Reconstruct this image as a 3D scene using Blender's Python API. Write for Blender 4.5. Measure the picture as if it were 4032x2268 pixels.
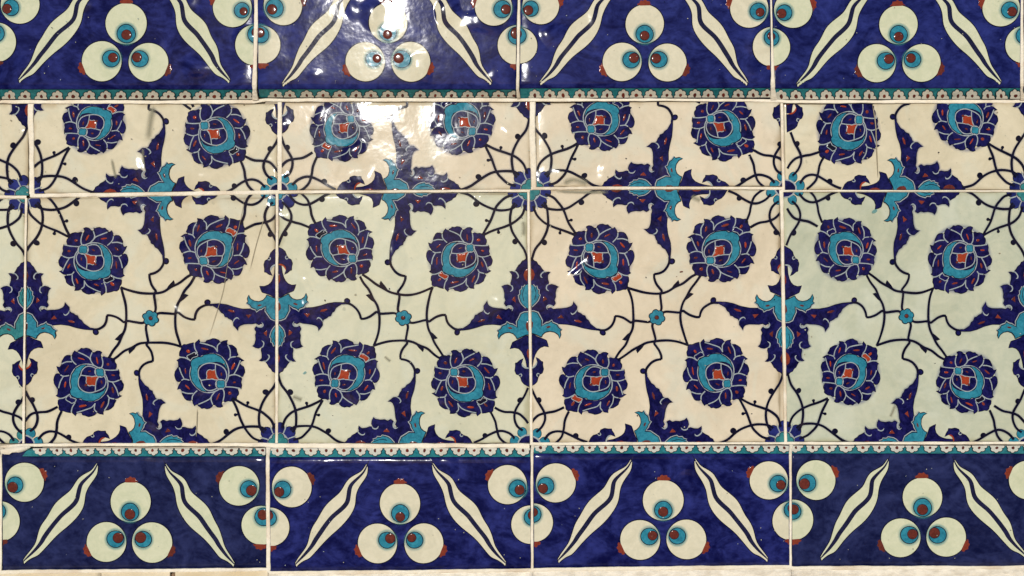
import bpy, math, random
from mathutils import Vector
from mathutils.geometry import tessellate_polygon

for o in list(bpy.data.objects):
    bpy.data.objects.remove(o)
SC = bpy.context.scene
COL = SC.collection
R = math.radians

# ------------------------------------------------------------------ camera, sky, sun, exposure
K = 0.00024            # metres of wall per pixel of the measured survey of the wall
D = 0.73               # the photographer stands 73 cm from the wall
cam_d = bpy.data.cameras.new('camera')
cam = bpy.data.objects.new('camera', cam_d)
COL.objects.link(cam)
cam.location = (0, -D, 0)
cam.rotation_euler = (R(90), 0, 0)
cam_d.sensor_width = 36
cam_d.lens = 36 * D / (4032 * K)
cam_d.clip_start = 0.01
cam_d.clip_end = 500
SC.camera = cam

SUN_EL, SUN_AZ = 15.5, -9.0        # degrees; azimuth measured from straight behind the photographer
world = bpy.data.worlds.new('World')
SC.world = world
world.use_nodes = True
wn = world.node_tree
bg = wn.nodes['Background']
sky = wn.nodes.new('ShaderNodeTexSky')
sky.sky_type = 'NISHITA'
sky.sun_disc = False
sky.sun_elevation = R(SUN_EL)
sky.sun_rotation = R(180 - SUN_AZ)
wn.links.new(sky.outputs[0], bg.inputs[0])
bg.inputs[1].default_value = 0.05

sl = bpy.data.lights.new('sun', 'SUN')
sl.energy = 2.75
sl.angle = R(0.6)
sl.color = (1.0, 0.975, 0.93)
sun = bpy.data.objects.new('sun', sl)
COL.objects.link(sun)
ldir = Vector((math.sin(R(SUN_AZ)) * math.cos(R(SUN_EL)), -math.cos(R(SUN_AZ)) * math.cos(R(SUN_EL)), math.sin(R(SUN_EL))))
sun.rotation_euler = ldir.to_track_quat('Z', 'Y').to_euler()
sun.location = ldir * 3

SC.view_settings.view_transform = 'Standard'
SC.view_settings.look = 'None'
SC.view_settings.exposure = 0.0
SC.view_settings.gamma = 1.0
SC.view_settings.use_curve_mapping = False

rnd = random.Random(7)

# ------------------------------------------------------------------ materials
def new_mat(name):
    m = bpy.data.materials.new(name)
    m.use_nodes = True
    return m, m.node_tree, m.node_tree.nodes['Principled BSDF']

def node(nt, t, **kw):
    n = nt.nodes.new(t)
    for k, v in kw.items():
        setattr(n, k, v)
    return n

def noise(nt, vec, scale, detail=2.0, rough=0.5, dist=0.0):
    n = node(nt, 'ShaderNodeTexNoise')
    n.inputs['Scale'].default_value = scale
    n.inputs['Detail'].default_value = detail
    n.inputs['Roughness'].default_value = rough
    n.inputs['Distortion'].default_value = dist
    nt.links.new(vec, n.inputs['Vector'])
    return n.outputs['Fac']

def math_n(nt, op, a, b=None):
    n = node(nt, 'ShaderNodeMath', operation=op)
    for i, v in enumerate((a, b)):
        if v is None:
            continue
        if isinstance(v, (int, float)):
            n.inputs[i].default_value = v
        else:
            nt.links.new(v, n.inputs[i])
    return n.outputs[0]

def ramp(nt, fac, lo, hi):
    n = node(nt, 'ShaderNodeMapRange', interpolation_type='SMOOTHSTEP')
    nt.links.new(fac, n.inputs[0])
    n.inputs[1].default_value = lo
    n.inputs[2].default_value = hi
    return n.outputs[0]

def mix(nt, fac, a, b):
    n = node(nt, 'ShaderNodeMix', data_type='RGBA')
    if isinstance(fac, (int, float)):
        n.inputs[0].default_value = fac
    else:
        nt.links.new(fac, n.inputs[0])
    for sock, v in ((n.inputs[6], a), (n.inputs[7], b)):
        if isinstance(v, tuple):
            sock.default_value = (*v, 1)
        else:
            nt.links.new(v, sock)
    return n.outputs[2]

# one relief shared by everything under the same glaze: slow waves, orange peel, pits
def glaze_group():
    g = bpy.data.node_groups.new('glaze_relief', 'ShaderNodeTree')
    g.interface.new_socket('Normal', in_out='OUTPUT', socket_type='NodeSocketVector')
    out = g.nodes.new('NodeGroupOutput')
    geo = g.nodes.new('ShaderNodeNewGeometry')
    p = geo.outputs['Position']
    a = math_n(g, 'MULTIPLY', noise(g, p, 15, 1.0), 0.0022)
    b = math_n(g, 'MULTIPLY', noise(g, p, 75, 2.0, 0.55), 0.00018)
    c = math_n(g, 'MULTIPLY', noise(g, p, 500, 2.0), 0.000018)
    d = math_n(g, 'MULTIPLY', ramp(g, noise(g, p, 24, 1.0), 0.58, 0.76), 0.0013)
    h = math_n(g, 'ADD', math_n(g, 'ADD', a, b), math_n(g, 'ADD', c, d))
    bp = g.nodes.new('ShaderNodeBump')
    bp.inputs['Strength'].default_value = 1.0
    bp.inputs['Distance'].default_value = 1.0
    g.links.new(h, bp.inputs['Height'])
    g.links.new(bp.outputs[0], out.inputs[0])
    return g
GLAZE = glaze_group()

def glaze(name, dark, light, scale=60, lo=0.3, hi=0.7, stretch=(1, 1, 1), rough=0.11, stains=None, spec=0.13):
    m, nt, b = new_mat(name)
    geo = node(nt, 'ShaderNodeNewGeometry')
    mp = node(nt, 'ShaderNodeMapping')
    mp.inputs['Scale'].default_value = stretch
    nt.links.new(geo.outputs['Position'], mp.inputs[0])
    v = mp.outputs[0]
    n1 = noise(nt, v, scale, 5.0, 0.66, 1.6)
    n2 = noise(nt, v, scale * 6, 3.0, 0.6)
    f = ramp(nt, math_n(nt, 'ADD', math_n(nt, 'MULTIPLY', n1, 0.7), math_n(nt, 'MULTIPLY', n2, 0.3)), lo, hi)
    c = mix(nt, f, dark, light)
    if stains:
        tan, grey = stains
        at = node(nt, 'ShaderNodeAttribute', attribute_name='edge')
        e = ramp(nt, math_n(nt, 'ADD', at.outputs['Fac'], math_n(nt, 'MULTIPLY', noise(nt, geo.outputs['Position'], 40, 3.0), 0.9)), 1.08, 1.55)
        c = mix(nt, math_n(nt, 'MULTIPLY', e, 0.72), c, tan)
        s = ramp(nt, noise(nt, geo.outputs['Position'], 130, 2.0, 0.4), 0.70, 0.80)
        c = mix(nt, math_n(nt, 'MULTIPLY', s, 0.5), c, grey)
        w = ramp(nt, noise(nt, geo.outputs['Position'], 9, 2.0, 0.5), 0.35, 0.7)
        c = mix(nt, math_n(nt, 'MULTIPLY', w, 0.22), c, tan)
        cool = ramp(nt, noise(nt, geo.outputs['Position'], 21, 3.0, 0.6, 0.8), 0.50, 0.68)
        c = mix(nt, math_n(nt, 'MULTIPLY', cool, 0.40), c, (0.60, 0.63, 0.54))
        pit = ramp(nt, noise(nt, geo.outputs['Position'], 520, 2.0, 0.5), 0.68, 0.78)
        c = mix(nt, math_n(nt, 'MULTIPLY', pit, 0.45), c, (0.30, 0.25, 0.17))
        rim = ramp(nt, math_n(nt, 'ADD', at.outputs['Fac'], math_n(nt, 'MULTIPLY', noise(nt, geo.outputs['Position'], 55, 3.0), 0.25)), 1.02, 1.12)  # thin brown edge line: joint grime plus contact shadow painted into the colour
        c = mix(nt, math_n(nt, 'MULTIPLY', rim, 0.6), c, (0.26, 0.20, 0.13))
    nt.links.new(c, b.inputs['Base Color'])
    b.inputs['Roughness'].default_value = rough
    b.inputs['Specular IOR Level'].default_value = spec
    gr = node(nt, 'ShaderNodeGroup')
    gr.node_tree = GLAZE
    nt.links.new(gr.outputs[0], b.inputs['Normal'])
    return m

TAN, GREY = (0.41, 0.33, 0.21), (0.38, 0.37, 0.28)
M = {}
M['cobalt'] = glaze('cobalt_glaze', (0.0015, 0.0025, 0.046), (0.024, 0.032, 0.185), 24, 0.36, 0.72, (1, 1, 1.6))
M['cobalt_bright'] = glaze('bright_cobalt_glaze', (0.002, 0.003, 0.048), (0.027, 0.038, 0.205), 26, 0.30, 0.74, (1, 1, 1.5))
M['cobalt_dull'] = glaze('dull_cobalt_glaze', (0.003, 0.005, 0.036), (0.024, 0.032, 0.115), 28, 0.32, 0.70, (1, 1, 1.3))
M['leaf_blue'] = glaze('leaf_blue_glaze', (0.001, 0.0012, 0.030), (0.014, 0.014, 0.110), 80, 0.34, 0.70)
M['line'] = glaze('blue_black_line', (0.002, 0.002, 0.009), (0.008, 0.008, 0.030), 160)
M['stroke_navy'] = glaze('stroke_navy', (0.006, 0.007, 0.026), (0.016, 0.018, 0.062), 120)
M['turquoise'] = glaze('turquoise_glaze', (0.012, 0.125, 0.195), (0.036, 0.255, 0.360), 110, 0.3, 0.7)
M['teal'] = glaze('teal_glaze', (0.014, 0.125, 0.150), (0.050, 0.240, 0.250), 110, 0.3, 0.7)
M['red'] = glaze('bole_red_glaze', (0.24, 0.030, 0.013), (0.38, 0.056, 0.022), 200, 0.3, 0.7)
M['nub'] = glaze('bole_brown_glaze', (0.14, 0.024, 0.015), (0.24, 0.045, 0.026), 200, 0.3, 0.7)
M['brown'] = glaze('dark_bole_glaze', (0.075, 0.017, 0.013), (0.150, 0.032, 0.024), 200, 0.3, 0.7)
M['pale'] = glaze('pale_reserve_line', (0.24, 0.28, 0.31), (0.38, 0.42, 0.44), 200)
M['strip_white'] = glaze('daisy_white', (0.66, 0.64, 0.55), (0.80, 0.78, 0.70), 200)
M['strip_teal'] = glaze('strip_turquoise', (0.014, 0.140, 0.165), (0.040, 0.290, 0.340), 120)
M['ball_green'] = glaze('greenish_reserve', (0.52, 0.55, 0.39), (0.62, 0.63, 0.47), 60)
M['ball_cream'] = glaze('cream_reserve', (0.58, 0.55, 0.42), (0.68, 0.64, 0.50), 60)
M['cream'] = glaze('cream_tile_glaze', (0.59, 0.54, 0.40), (0.69, 0.63, 0.48), 30, stains=(TAN, GREY))
M['green'] = glaze('greenish_tile_glaze', (0.55, 0.56, 0.44), (0.65, 0.64, 0.50), 30, stains=((0.40, 0.38, 0.24), (0.28, 0.32, 0.27)))
M['pink'] = glaze('rosy_tile_glaze', (0.62, 0.545, 0.42), (0.72, 0.635, 0.50), 30, stains=(TAN, GREY))
M['sage'] = glaze('sage_tile_glaze', (0.43, 0.47, 0.375), (0.545, 0.56, 0.445), 30, stains=((0.38, 0.38, 0.24), GREY))
M['crack'] = glaze('crack_line', (0.26, 0.22, 0.15), (0.36, 0.31, 0.22), 200, rough=0.4)
M['smudge'] = glaze('smudge', (0.42, 0.42, 0.33), (0.50, 0.49, 0.38), 200, rough=0.2)

def bleed(name, colour, amount):
    # cobalt that ran a little into the wet glaze round a motif
    m, nt, b = new_mat(name)
    b.inputs['Base Color'].default_value = (*colour, 1)
    b.inputs['Roughness'].default_value = 0.09
    b.inputs['Specular IOR Level'].default_value = 0.26
    gr = node(nt, 'ShaderNodeGroup')
    gr.node_tree = GLAZE
    nt.links.new(gr.outputs[0], b.inputs['Normal'])
    at = node(nt, 'ShaderNodeAttribute', attribute_name='soft')
    geo = node(nt, 'ShaderNodeNewGeometry')
    f = math_n(nt, 'MULTIPLY', math_n(nt, 'MULTIPLY', math_n(nt, 'POWER', at.outputs['Fac'], 1.5), amount), math_n(nt, 'ADD', noise(nt, geo.outputs['Position'], 30, 2.0), 0.45))
    nt.links.new(f, b.inputs['Alpha'])
    return m
M['bleed_soft'] = bleed('faint_cobalt_bleed', (0.12, 0.15, 0.34), 0.30)
M['bleed_strong'] = bleed('cobalt_bleed', (0.10, 0.13, 0.33), 0.52)
M['bleed_grey'] = bleed('grey_glaze_smear', (0.28, 0.27, 0.20), 0.75)
M['bleed_teal'] = bleed('turquoise_bleed', (0.06, 0.30, 0.34), 0.6)

def matte(name, a, b_, scale, bump=0.0004, bscale=300, streak=(1, 1, 1), rough=0.75, dirt=None):
    m, nt, b = new_mat(name)
    geo = node(nt, 'ShaderNodeNewGeometry')
    mp = node(nt, 'ShaderNodeMapping')
    mp.inputs['Scale'].default_value = streak
    nt.links.new(geo.outputs['Position'], mp.inputs[0])
    c = mix(nt, ramp(nt, noise(nt, mp.outputs[0], scale, 4.0, 0.6), 0.32, 0.68), a, b_)
    if dirt:
        c = mix(nt, math_n(nt, 'MULTIPLY', ramp(nt, noise(nt, geo.outputs['Position'], scale * 0.35, 3.0), 0.48, 0.68), 0.8), c, dirt)
    nt.links.new(c, b.inputs['Base Color'])
    b.inputs['Roughness'].default_value = rough
    bp = node(nt, 'ShaderNodeBump')
    bp.inputs['Distance'].default_value = 1.0
    nt.links.new(math_n(nt, 'MULTIPLY', noise(nt, mp.outputs[0], bscale, 4.0, 0.6), bump), bp.inputs['Height'])
    nt.links.new(bp.outputs[0], b.inputs['Normal'])
    return m
M['grout'] = matte('grout', (0.80, 0.72, 0.58), (0.88, 0.82, 0.70), 75, 0.0011, 380, dirt=(0.66, 0.54, 0.40))
M['mortar'] = matte('mortar', (0.55, 0.46, 0.34), (0.70, 0.60, 0.46), 30)
M['plaster'] = matte('plaster', (0.62, 0.52, 0.36), (0.74, 0.64, 0.47), 40, 0.0006, 200, dirt=(0.58, 0.44, 0.24))
M['marble'] = matte('marble', (0.62, 0.56, 0.46), (0.84, 0.78, 0.67), 70, 0.0012, 160, (1, 1, 2.4), 0.5)
M['paving'] = matte('paving', (0.34, 0.29, 0.22), (0.46, 0.40, 0.31), 4, 0.002, 40)

# ------------------------------------------------------------------ survey helpers
def pos(u, v, y=0.0):
    s = (D + y) / D
    return Vector(((u - 2016) * K * s, y, (1134 - v) * K * s))

def link_mesh(name, verts, faces, mats, mat_idx=None, parent=None, loc=None, smooth=False):
    me = bpy.data.meshes.new(name)
    me.from_pydata([tuple(v) for v in verts], [], faces)
    for m in mats:
        me.materials.append(m)
    if mat_idx:
        me.polygons.foreach_set('material_index', mat_idx)
    if smooth:
        me.polygons.foreach_set('use_smooth', [True] * len(me.polygons))
    me.update()
    o = bpy.data.objects.new(name, me)
    COL.objects.link(o)
    if parent:
        o.parent = parent
    if loc is not None:
        o.location = loc
    return o

def thing(name, label, cat, loc, group=None):
    o = bpy.data.objects.new(name, None)
    o.empty_display_size = 0.05
    COL.objects.link(o)
    o.location = loc
    o['label'] = label
    o['category'] = cat
    o['kind'] = 'thing'
    if group:
        o['group'] = group
    return o

def catmull(pts, n=4, closed=False):
    P = [Vector(p) for p in pts]
    m = len(P)
    out = []
    for i in range(m if closed else m - 1):
        if closed:
            a, b, c, d = P[i - 1], P[i], P[(i + 1) % m], P[(i + 2) % m]
        else:
            a, b, c, d = P[max(i - 1, 0)], P[i], P[i + 1], P[min(i + 2, m - 1)]
        for k in range(n):
            t = k / n
            out.append(0.5 * ((2 * b) + (c - a) * t + (2 * a - 5 * b + 4 * c - d) * t * t + (3 * b - a - 3 * c + d) * t ** 3))
    if not closed:
        out.append(P[-1])
    return out

def circle(c, rx, ry=None, n=28, rot=0.0, wob=0.0, seed=0):
    ry = ry or rx
    rr = random.Random(seed)
    p1, p2 = rr.uniform(0, 6.28), rr.uniform(0, 6.28)
    out = []
    for i in range(n):
        a = 2 * math.pi * i / n
        w = 1 + wob * (math.sin(2 * a + p1) + 0.6 * math.sin(3 * a + p2))
        x, y = rx * w * math.cos(a), ry * w * math.sin(a)
        out.append(Vector((c[0] + x * math.cos(rot) - y * math.sin(rot), c[1] + x * math.sin(rot) + y * math.cos(rot))))
    return out

def clip_convex(poly, quad):
    """Sutherland-Hodgman of [(u, v, h)] against a convex quad given clockwise on the wall (v down)."""
    for i in range(len(quad)):
        ax, ay = quad[i]
        bx, by = quad[(i + 1) % len(quad)]
        out = []
        def side(p):
            return (bx - ax) * (p[1] - ay) - (by - ay) * (p[0] - ax)
        for j in range(len(poly)):
            p, q = poly[j - 1], poly[j]
            sp, sq = side(p), side(q)
            if (sp >= 0) != (sq >= 0):
                t = sp / (sp - sq)
                out.append(tuple(p[k] + (q[k] - p[k]) * t for k in range(len(p))))
            if sq >= 0:
                out.append(q)
        poly = out
        if len(poly) < 3:
            return []
    return poly

class Paint:
    """One painted motif: flat coats of glaze lying on a tile, each a few microns above the one below."""
    step = 5e-6
    def __init__(self, F, base):
        self.F, self.h, self.items, self.dens = F, base, [], 1.0
    def _next(self):
        self.h += self.step
        return self.h
    def poly(self, pts, mat):
        P = [self.F(p) for p in pts]
        h = self._next()
        for t in tessellate_polygon([[Vector((p[0], p[1], 0)) for p in P]]):
            self.items.append(([(P[i][0], P[i][1], h) for i in t], mat))
    def stroke(self, pts, w, mat, closed=False, n=4, taper=0.0, raw=False):
        P = [Vector(p) for p in pts] if raw else catmull(pts, n, closed)
        if len(P) < 2:
            return
        h = self._next()
        m = len(P)
        L, Rr = [], []
        for i in range(m):
            if closed:
                d = P[(i + 1) % m] - P[i - 1]
            else:
                d = P[min(i + 1, m - 1)] - P[max(i - 1, 0)]
            if d.length < 1e-9:
                d = Vector((1, 0))
            d.normalize()
            ww = w / 2
            if taper and not closed:
                s = i / (m - 1)
                ww *= min(1.0, 0.15 + min(s, 1 - s) / taper)
            nrm = Vector((-d.y, d.x)) * ww
            L.append(self.F(P[i] + nrm))
            Rr.append(self.F(P[i] - nrm))
        for i in range(m if closed else m - 1):
            j = (i + 1) % m
            q = [L[i], L[j], Rr[j], Rr[i]]
            self.items.append(([(p[0], p[1], h) for p in q[:3]], mat))
            self.items.append(([(p[0], p[1], h) for p in (q[0], q[2], q[3])], mat))
    def halo(self, pts, w, mat, closed=True, core=0.0):
        """soft edge: opaque against the motif, gone at the outside"""
        P = [Vector(p) for p in pts]
        m = len(P)
        h = self._next()
        area = sum(P[i - 1].x * P[i].y - P[i].x * P[i - 1].y for i in range(m))
        sgn = 1 if area > 0 else -1
        N = []
        A = [1.0 if closed else min(1.0, 5.0 * min(i, m - 1 - i) / (m - 1)) for i in range(m)]
        for i in range(m):
            d = (P[(i + 1) % m] - P[i - 1]) if closed else (P[min(i + 1, m - 1)] - P[max(i - 1, 0)])
            if d.length < 1e-9:
                d = Vector((1, 0))
            d.normalize()
            N.append(Vector((d.y, -d.x)) * sgn)
        for s in ((1,) if closed else (1, -1)):
            for i in range(m if closed else m - 1):
                j = (i + 1) % m
                a, b = self.F(P[i]), self.F(P[j])
                c, d = self.F(P[j] + N[j] * w * s), self.F(P[i] + N[i] * w * s)
                self.items.append(([(a[0], a[1], h, A[i]), (b[0], b[1], h, A[j]), (c[0], c[1], h, 0.0)], mat))
                self.items.append(([(a[0], a[1], h, A[i]), (c[0], c[1], h, 0.0), (d[0], d[1], h, 0.0)], mat))
    def dome(self, pts, mat, rise=0.0005):
        """thick red bole stands up from the glaze like a bead"""
        P = [Vector(self.F(p)) for p in pts]
        c = sum(P, Vector((0, 0))) / len(P)
        h = self._next()
        rings = [(1.0, 0.0), (0.86, 0.55), (0.62, 0.85), (0.32, 0.97)]
        m = len(P)
        for r in range(len(rings) - 1):
            (s0, h0), (s1, h1) = rings[r], rings[r + 1]
            for i in range(m):
                j = (i + 1) % m
                a, b = c + (P[i] - c) * s0, c + (P[j] - c) * s0
                e, f = c + (P[j] - c) * s1, c + (P[i] - c) * s1
                self.items.append(([(a.x, a.y, h + h0 * rise), (b.x, b.y, h + h0 * rise), (e.x, e.y, h + h1 * rise), (f.x, f.y, h + h1 * rise)], mat))
        s, hh = rings[-1]
        for i in range(m):
            j = (i + 1) % m
            a, b = c + (P[i] - c) * s, c + (P[j] - c) * s
            self.items.append(([(a.x, a.y, h + hh * rise), (b.x, b.y, h + hh * rise), (c.x, c.y, h + rise)], mat))
        self.h += 2e-6
    def build(self, name, tile, quad, origin, ysurf=None, label=None):
        verts, faces, mi, names, lut, soft = [], [], [], [], {}, []
        for poly, mat in self.items:
            a = 0.0
            for i in range(len(poly)):
                a += poly[i - 1][0] * poly[i][1] - poly[i][0] * poly[i - 1][1]
            if abs(a) < 1e-3:
                continue
            if a < 0:
                poly = poly[::-1]
            q = clip_convex(list(poly), quad)
            if len(q) < 3:
                continue
            if mat not in names:
                names.append(mat)
            f = []
            for u, v, h, *al in q:
                y = (ysurf(v) if ysurf else 0.0) - h
                w = pos(u, v, y) - origin
                key = (round(w.x * 1e6), round(w.y * 2e6), round(w.z * 1e6))
                if key not in lut:
                    lut[key] = len(verts)
                    verts.append(w)
                    soft.append(al[0] if al else 1.0)
                if lut[key] not in f:
                    f.append(lut[key])
            if len(f) >= 3:
                faces.append(f)
                mi.append(names.index(mat))
        if not faces:
            return None
        o = link_mesh(name, verts, faces, [M[n] for n in names], mi, tile, None, True)
        if any('bleed' in n for n in names):
            o.data.attributes.new('soft', 'FLOAT', 'POINT').data.foreach_set('value', soft)
        if label:
            o['label'] = label
        return o

# ------------------------------------------------------------------ the setting: paving and the wall behind the tiles
def box(name, x0, x1, y0, y1, z0, z1, mat, parent=None, bevel=0.0):
    v = [(x0, y0, z0), (x1, y0, z0), (x1, y1, z0), (x0, y1, z0), (x0, y0, z1), (x1, y0, z1), (x1, y1, z1), (x0, y1, z1)]
    f = [(0, 3, 2, 1), (4, 5, 6, 7), (0, 1, 5, 4), (1, 2, 6, 5), (2, 3, 7, 6), (3, 0, 4, 7)]
    o = link_mesh(name, v, f, [mat], None, parent)
    if bevel:
        md = o.modifiers.new('bevel', 'BEVEL')
        md.width = bevel
        md.segments = 3
    return o

ground = link_mesh('ground', [(-60, -60, -1.25), (60, -60, -1.25), (60, 0.4, -1.25), (-60, 0.4, -1.25)], [(0, 1, 2, 3)], [M['paving']])
ground['kind'] = 'structure'
wall = box('wall', -4, 4, 0.0095, 0.35, -1.25, 2.2, M['mortar'])
wall['kind'] = 'structure'
wall['label'] = 'mortar wall carrying the three tiled courses, pale grout between the tiles'

# ------------------------------------------------------------------ grout: uneven beads trowelled into the joints
def grout(pts, seed, parent=wall, ends=True, step=16):
    """pts: (u, v, half width, y of the tile surface)"""
    rr = random.Random(seed)
    P = []
    for i in range(len(pts) - 1):
        a, b = pts[i], pts[i + 1]
        n = max(1, int(math.hypot(b[0] - a[0], b[1] - a[1]) / step))
        for k in range(n):
            P.append(tuple(a[j] + (b[j] - a[j]) * k / n for j in range(4)))
    P.append(tuple(pts[-1]))
    verts, faces = [], []
    sect = [(-1.55, 0.0010), (-1.25, -0.00012), (-0.7, -0.00022), (0.0, -0.00026), (0.7, -0.00022), (1.25, -0.00012), (1.55, 0.0010)]
    wl = wr = 0.0
    for i, (u, v, hw, y) in enumerate(P):
        a, b = P[max(i - 1, 0)], P[min(i + 1, len(P) - 1)]
        d = Vector((b[0] - a[0], b[1] - a[1])).normalized()
        nrm = Vector((-d.y, d.x))
        wl = 0.82 * wl + rr.uniform(-0.13, 0.13)
        wr = 0.82 * wr + rr.uniform(-0.13, 0.13)
        hh = rr.uniform(0.6, 1.2)
        for s, dy in sect:
            w = hw * (1 + (wl if s < 0 else wr)) * s
            q = pos(u + nrm.x * w, v + nrm.y * w, y + dy * (hh if dy < 0 else 1))
            verts.append(q)
        if i:
            o0, o1 = (i - 1) * 7, i * 7
            for k in range(6):
                faces.append((o0 + k, o0 + k + 1, o1 + k + 1, o1 + k))
    return link_mesh('grout_line', verts, faces, [M['grout']], None, parent, None, True)

DF = 0.0125            # how far the frieze tiles stand proud of the flower tiles
# upper and lower joints along the friezes
grout([(-1100, 399, 4.56, -.001), (0, 401, 4.56, -.001), (600, 403, 4.56, -.001), (1000, 400, 5.32, -.001), (1045, 394, 4.56, -.001), (2000, 394, 4.56, -.001),
       (2090, 394, 4.56, -.001), (2600, 394, 3.42, -.001), (3040, 397, 3.80, -.001), (3100, 401, 3.80, -.001), (4030, 399, 4.56, -.001), (5200, 399, 4.56, -.001)], 1)
grout([(-1100, 1765, 4.56, -.001), (0, 1762, 5.32, -.001), (70, 1754, 5.32, -.001), (100, 1753, 4.56, -.001), (600, 1751, 3.80, -.001), (1040, 1752, 5.32, -.001),
       (1075, 1755, 6.08, -.001), (1500, 1756, 6.08, -.001), (2085, 1755, 6.46, -.001)], 2)
grout([(2087, 1747, 4.18, -.001), (2600, 1746, 3.42, -.001), (3100, 1745, 3.42, -.001), (4200, 1744, 3.80, -.001), (5200, 1744, 3.80, -.001)], 3)
# middle joint
grout([(-900, 768, 4, 0), (104, 776, 3.5, 0)], 4)
grout([(118, 770, 5.5, 0), (600, 764, 5.5, 0), (1098, 756, 5, 0)], 5)
grout([(1090, 757, 4.5, 0), (2096, 751, 3.2, 0)], 6)
grout([(2090, 742, 4.5, 0), (2600, 739, 5.0, 0), (3080, 739, 6.5, 0)], 7)
grout([(3080, 752, 2.6, 0), (4080, 752, 2.4, 0), (5100, 752, 3, 0)], 8)
# upright joints
for i, L in enumerate([
        [(103, 780, 3.6, 0), (97, 1250, 3.6, 0), (92, 1746, 4, 0)], [(1091, 762, 4.4, 0), (1090, 1250, 4.2, 0), (1089, 1744, 4, 0)],
        [(2080, 756, 3, 0), (2086, 1250, 3.4, 0), (2093, 1744, 3.6, 0)], [(3077, 748, 5.5, 0), (3086, 1250, 4.2, 0), (3094, 1741, 4, 0)],
        [(4087, 756, 4, 0), (4092, 1741, 4, 0)],
        [(123, 404, 8, 0), (125, 764, 9, 0)], [(1101, 402, 6, 0), (1101, 750, 6, 0)], [(2097, 398, 8, 0), (2102, 738, 8, 0)],
        [(3078, 398, 4.5, 0), (3084, 748, 5, 0)], [(4075, 400, 5, 0), (4080, 748, 5, 0)]]):
    grout(L, 20 + i)
def up(u0, u1, w0, w1, f, e, seed):
    grout([(u0, -96, w0, -DF), (u0 + (u1 - u0) * .5, 130, w0, -DF), (u1, f - 14, w1, -DF), (u1, f + 4, w1, -.0095), (u1 + 4, e + 3, w1 * 1.3, -.002)], seed)
for u0, u1, w0, w1, f, e, s in [(-12, -14, 5, 5, 352, 393, 40), (1011, 1003, 5.5, 6, 351, 392, 41), (2044, 2038, 4, 4.2, 348, 386, 42), (3035, 3042, 2.6, 5.5, 345, 390, 43), (4023, 4024, 5, 6, 346, 392, 44)]:
    up(u0, u1, w0, w1, f, e, s)
def low(u0, u1, w0, w1, f, e, b, seed):
    grout([(u0 + 4, e - 2, w0 * 1.3, -.002), (u0, f - 3, w0, -.0095), (u0, f + 14, w0, -DF), ((u0 + u1) / 2, 2000, (w0 + w1) / 2, -DF), (u1, b, w1, -DF)], seed)
for u0, u1, w0, w1, f, e, b, s in [(2, 2, 5, 4, 1797, 1764, 2248, 50), (1054, 1058, 5, 5, 1800, 1764, 2246, 51), (2094, 2096, 3.6, 3.4, 1790, 1755, 2240, 52), (3112, 3113, 3.6, 3.4, 1786, 1753, 2232, 53)]:
    low(u0, u1, w0, w1, f, e, b, s)
grout([(-1100, 2256, 6, -DF), (0, 2253, 5, -DF), (500, 2248, 5, -DF), (1048, 2242, 5, -DF), (1064, 2255, 5, -DF), (1600, 2252, 5, -DF), (2094, 2245, 5, -DF),
       (2110, 2243, 5, -DF), (2600, 2238, 5, -DF), (3105, 2232, 5, -DF), (3125, 2237, 5, -DF), (4200, 2234, 5, -DF), (5200, 2234, 5, -DF)], 60)

# ------------------------------------------------------------------ motifs of the flower tiles, in tile units (+-1340), drawn about the tile centre
def loc(pts):
    return [(x - 1420, y - 1410) for x, y in pts]
def r2(pts):
    return [(x + 1342, y) for x, y in pts]

BLUE_LEAF = loc([(795, 40), (795, 72), (830, 105), (840, 130), (870, 145), (885, 165), (915, 180), (945, 200), (962, 210), (950, 235), (950, 264), (985, 235), (1030, 235), (1070, 245), (1100, 240),
    (1088, 275), (1095, 310), (1110, 340), (1130, 320), (1180, 308), (1225, 312), (1255, 300), (1290, 318), (1318, 300), (1312, 265), (1320, 238), (1345, 225), (1352, 245), (1338, 270), (1355, 300), (1345, 340),
    (1342, 390), (1335, 440), (1320, 480), (1300, 500), (1266, 503), (1295, 525), (1320, 548), (1355, 548), (1378, 560), (1395, 600), (1410, 615), (1415, 640), (1450, 655), (1465, 680), (1500, 700), (1520, 730),
    (1545, 770), (1545, 800), (1560, 815), (1563, 765), (1560, 700), (1545, 620), (1520, 540), (1507, 450), (1510, 370), (1515, 300), (1545, 180), (1560, 40)])
LEAF_CURLS = [loc(p) for p in ([(948, 232), (952, 195), (985, 165), (1012, 165), (1020, 182)], [(1094, 250), (1102, 228), (1130, 218), (1152, 226), (1164, 246)],
    [(1350, 300), (1320, 285), (1314, 245), (1338, 225), (1366, 238)], [(1352, 552), (1384, 536), (1402, 505), (1384, 483)])]
LEAF_REDS = [loc(p) for p in ([(915, 72), (940, 95), (985, 105), (1030, 88), (1055, 60), (915, 60)], [(1215, 190), (1280, 185), (1250, 226), (1228, 210)], [(1450, 345), (1405, 385), (1442, 412)],
    [(1460, 530), (1478, 540), (1490, 590), (1484, 612), (1462, 575)])]
SMALL_LEAF = loc([(1078, 40), (1090, 72), (1115, 95), (1105, 108), (1142, 118), (1150, 135), (1190, 132), (1205, 148), (1240, 140), (1270, 130), (1300, 108), (1335, 72), (1345, 40)])
ACANTHUS = loc([(1378, 40), (1380, 75), (1385, 100), (1400, 135), (1442, 160), (1480, 185), (1540, 182), (1510, 235), (1505, 260), (1485, 290), (1502, 298), (1520, 345), (1550, 365), (1572, 402), (1582, 383), (1620, 393),
    (1658, 380), (1620, 362), (1595, 320), (1588, 270), (1602, 225), (1632, 195), (1657, 185), (1632, 130), (1617, 90), (1612, 40)])
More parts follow.
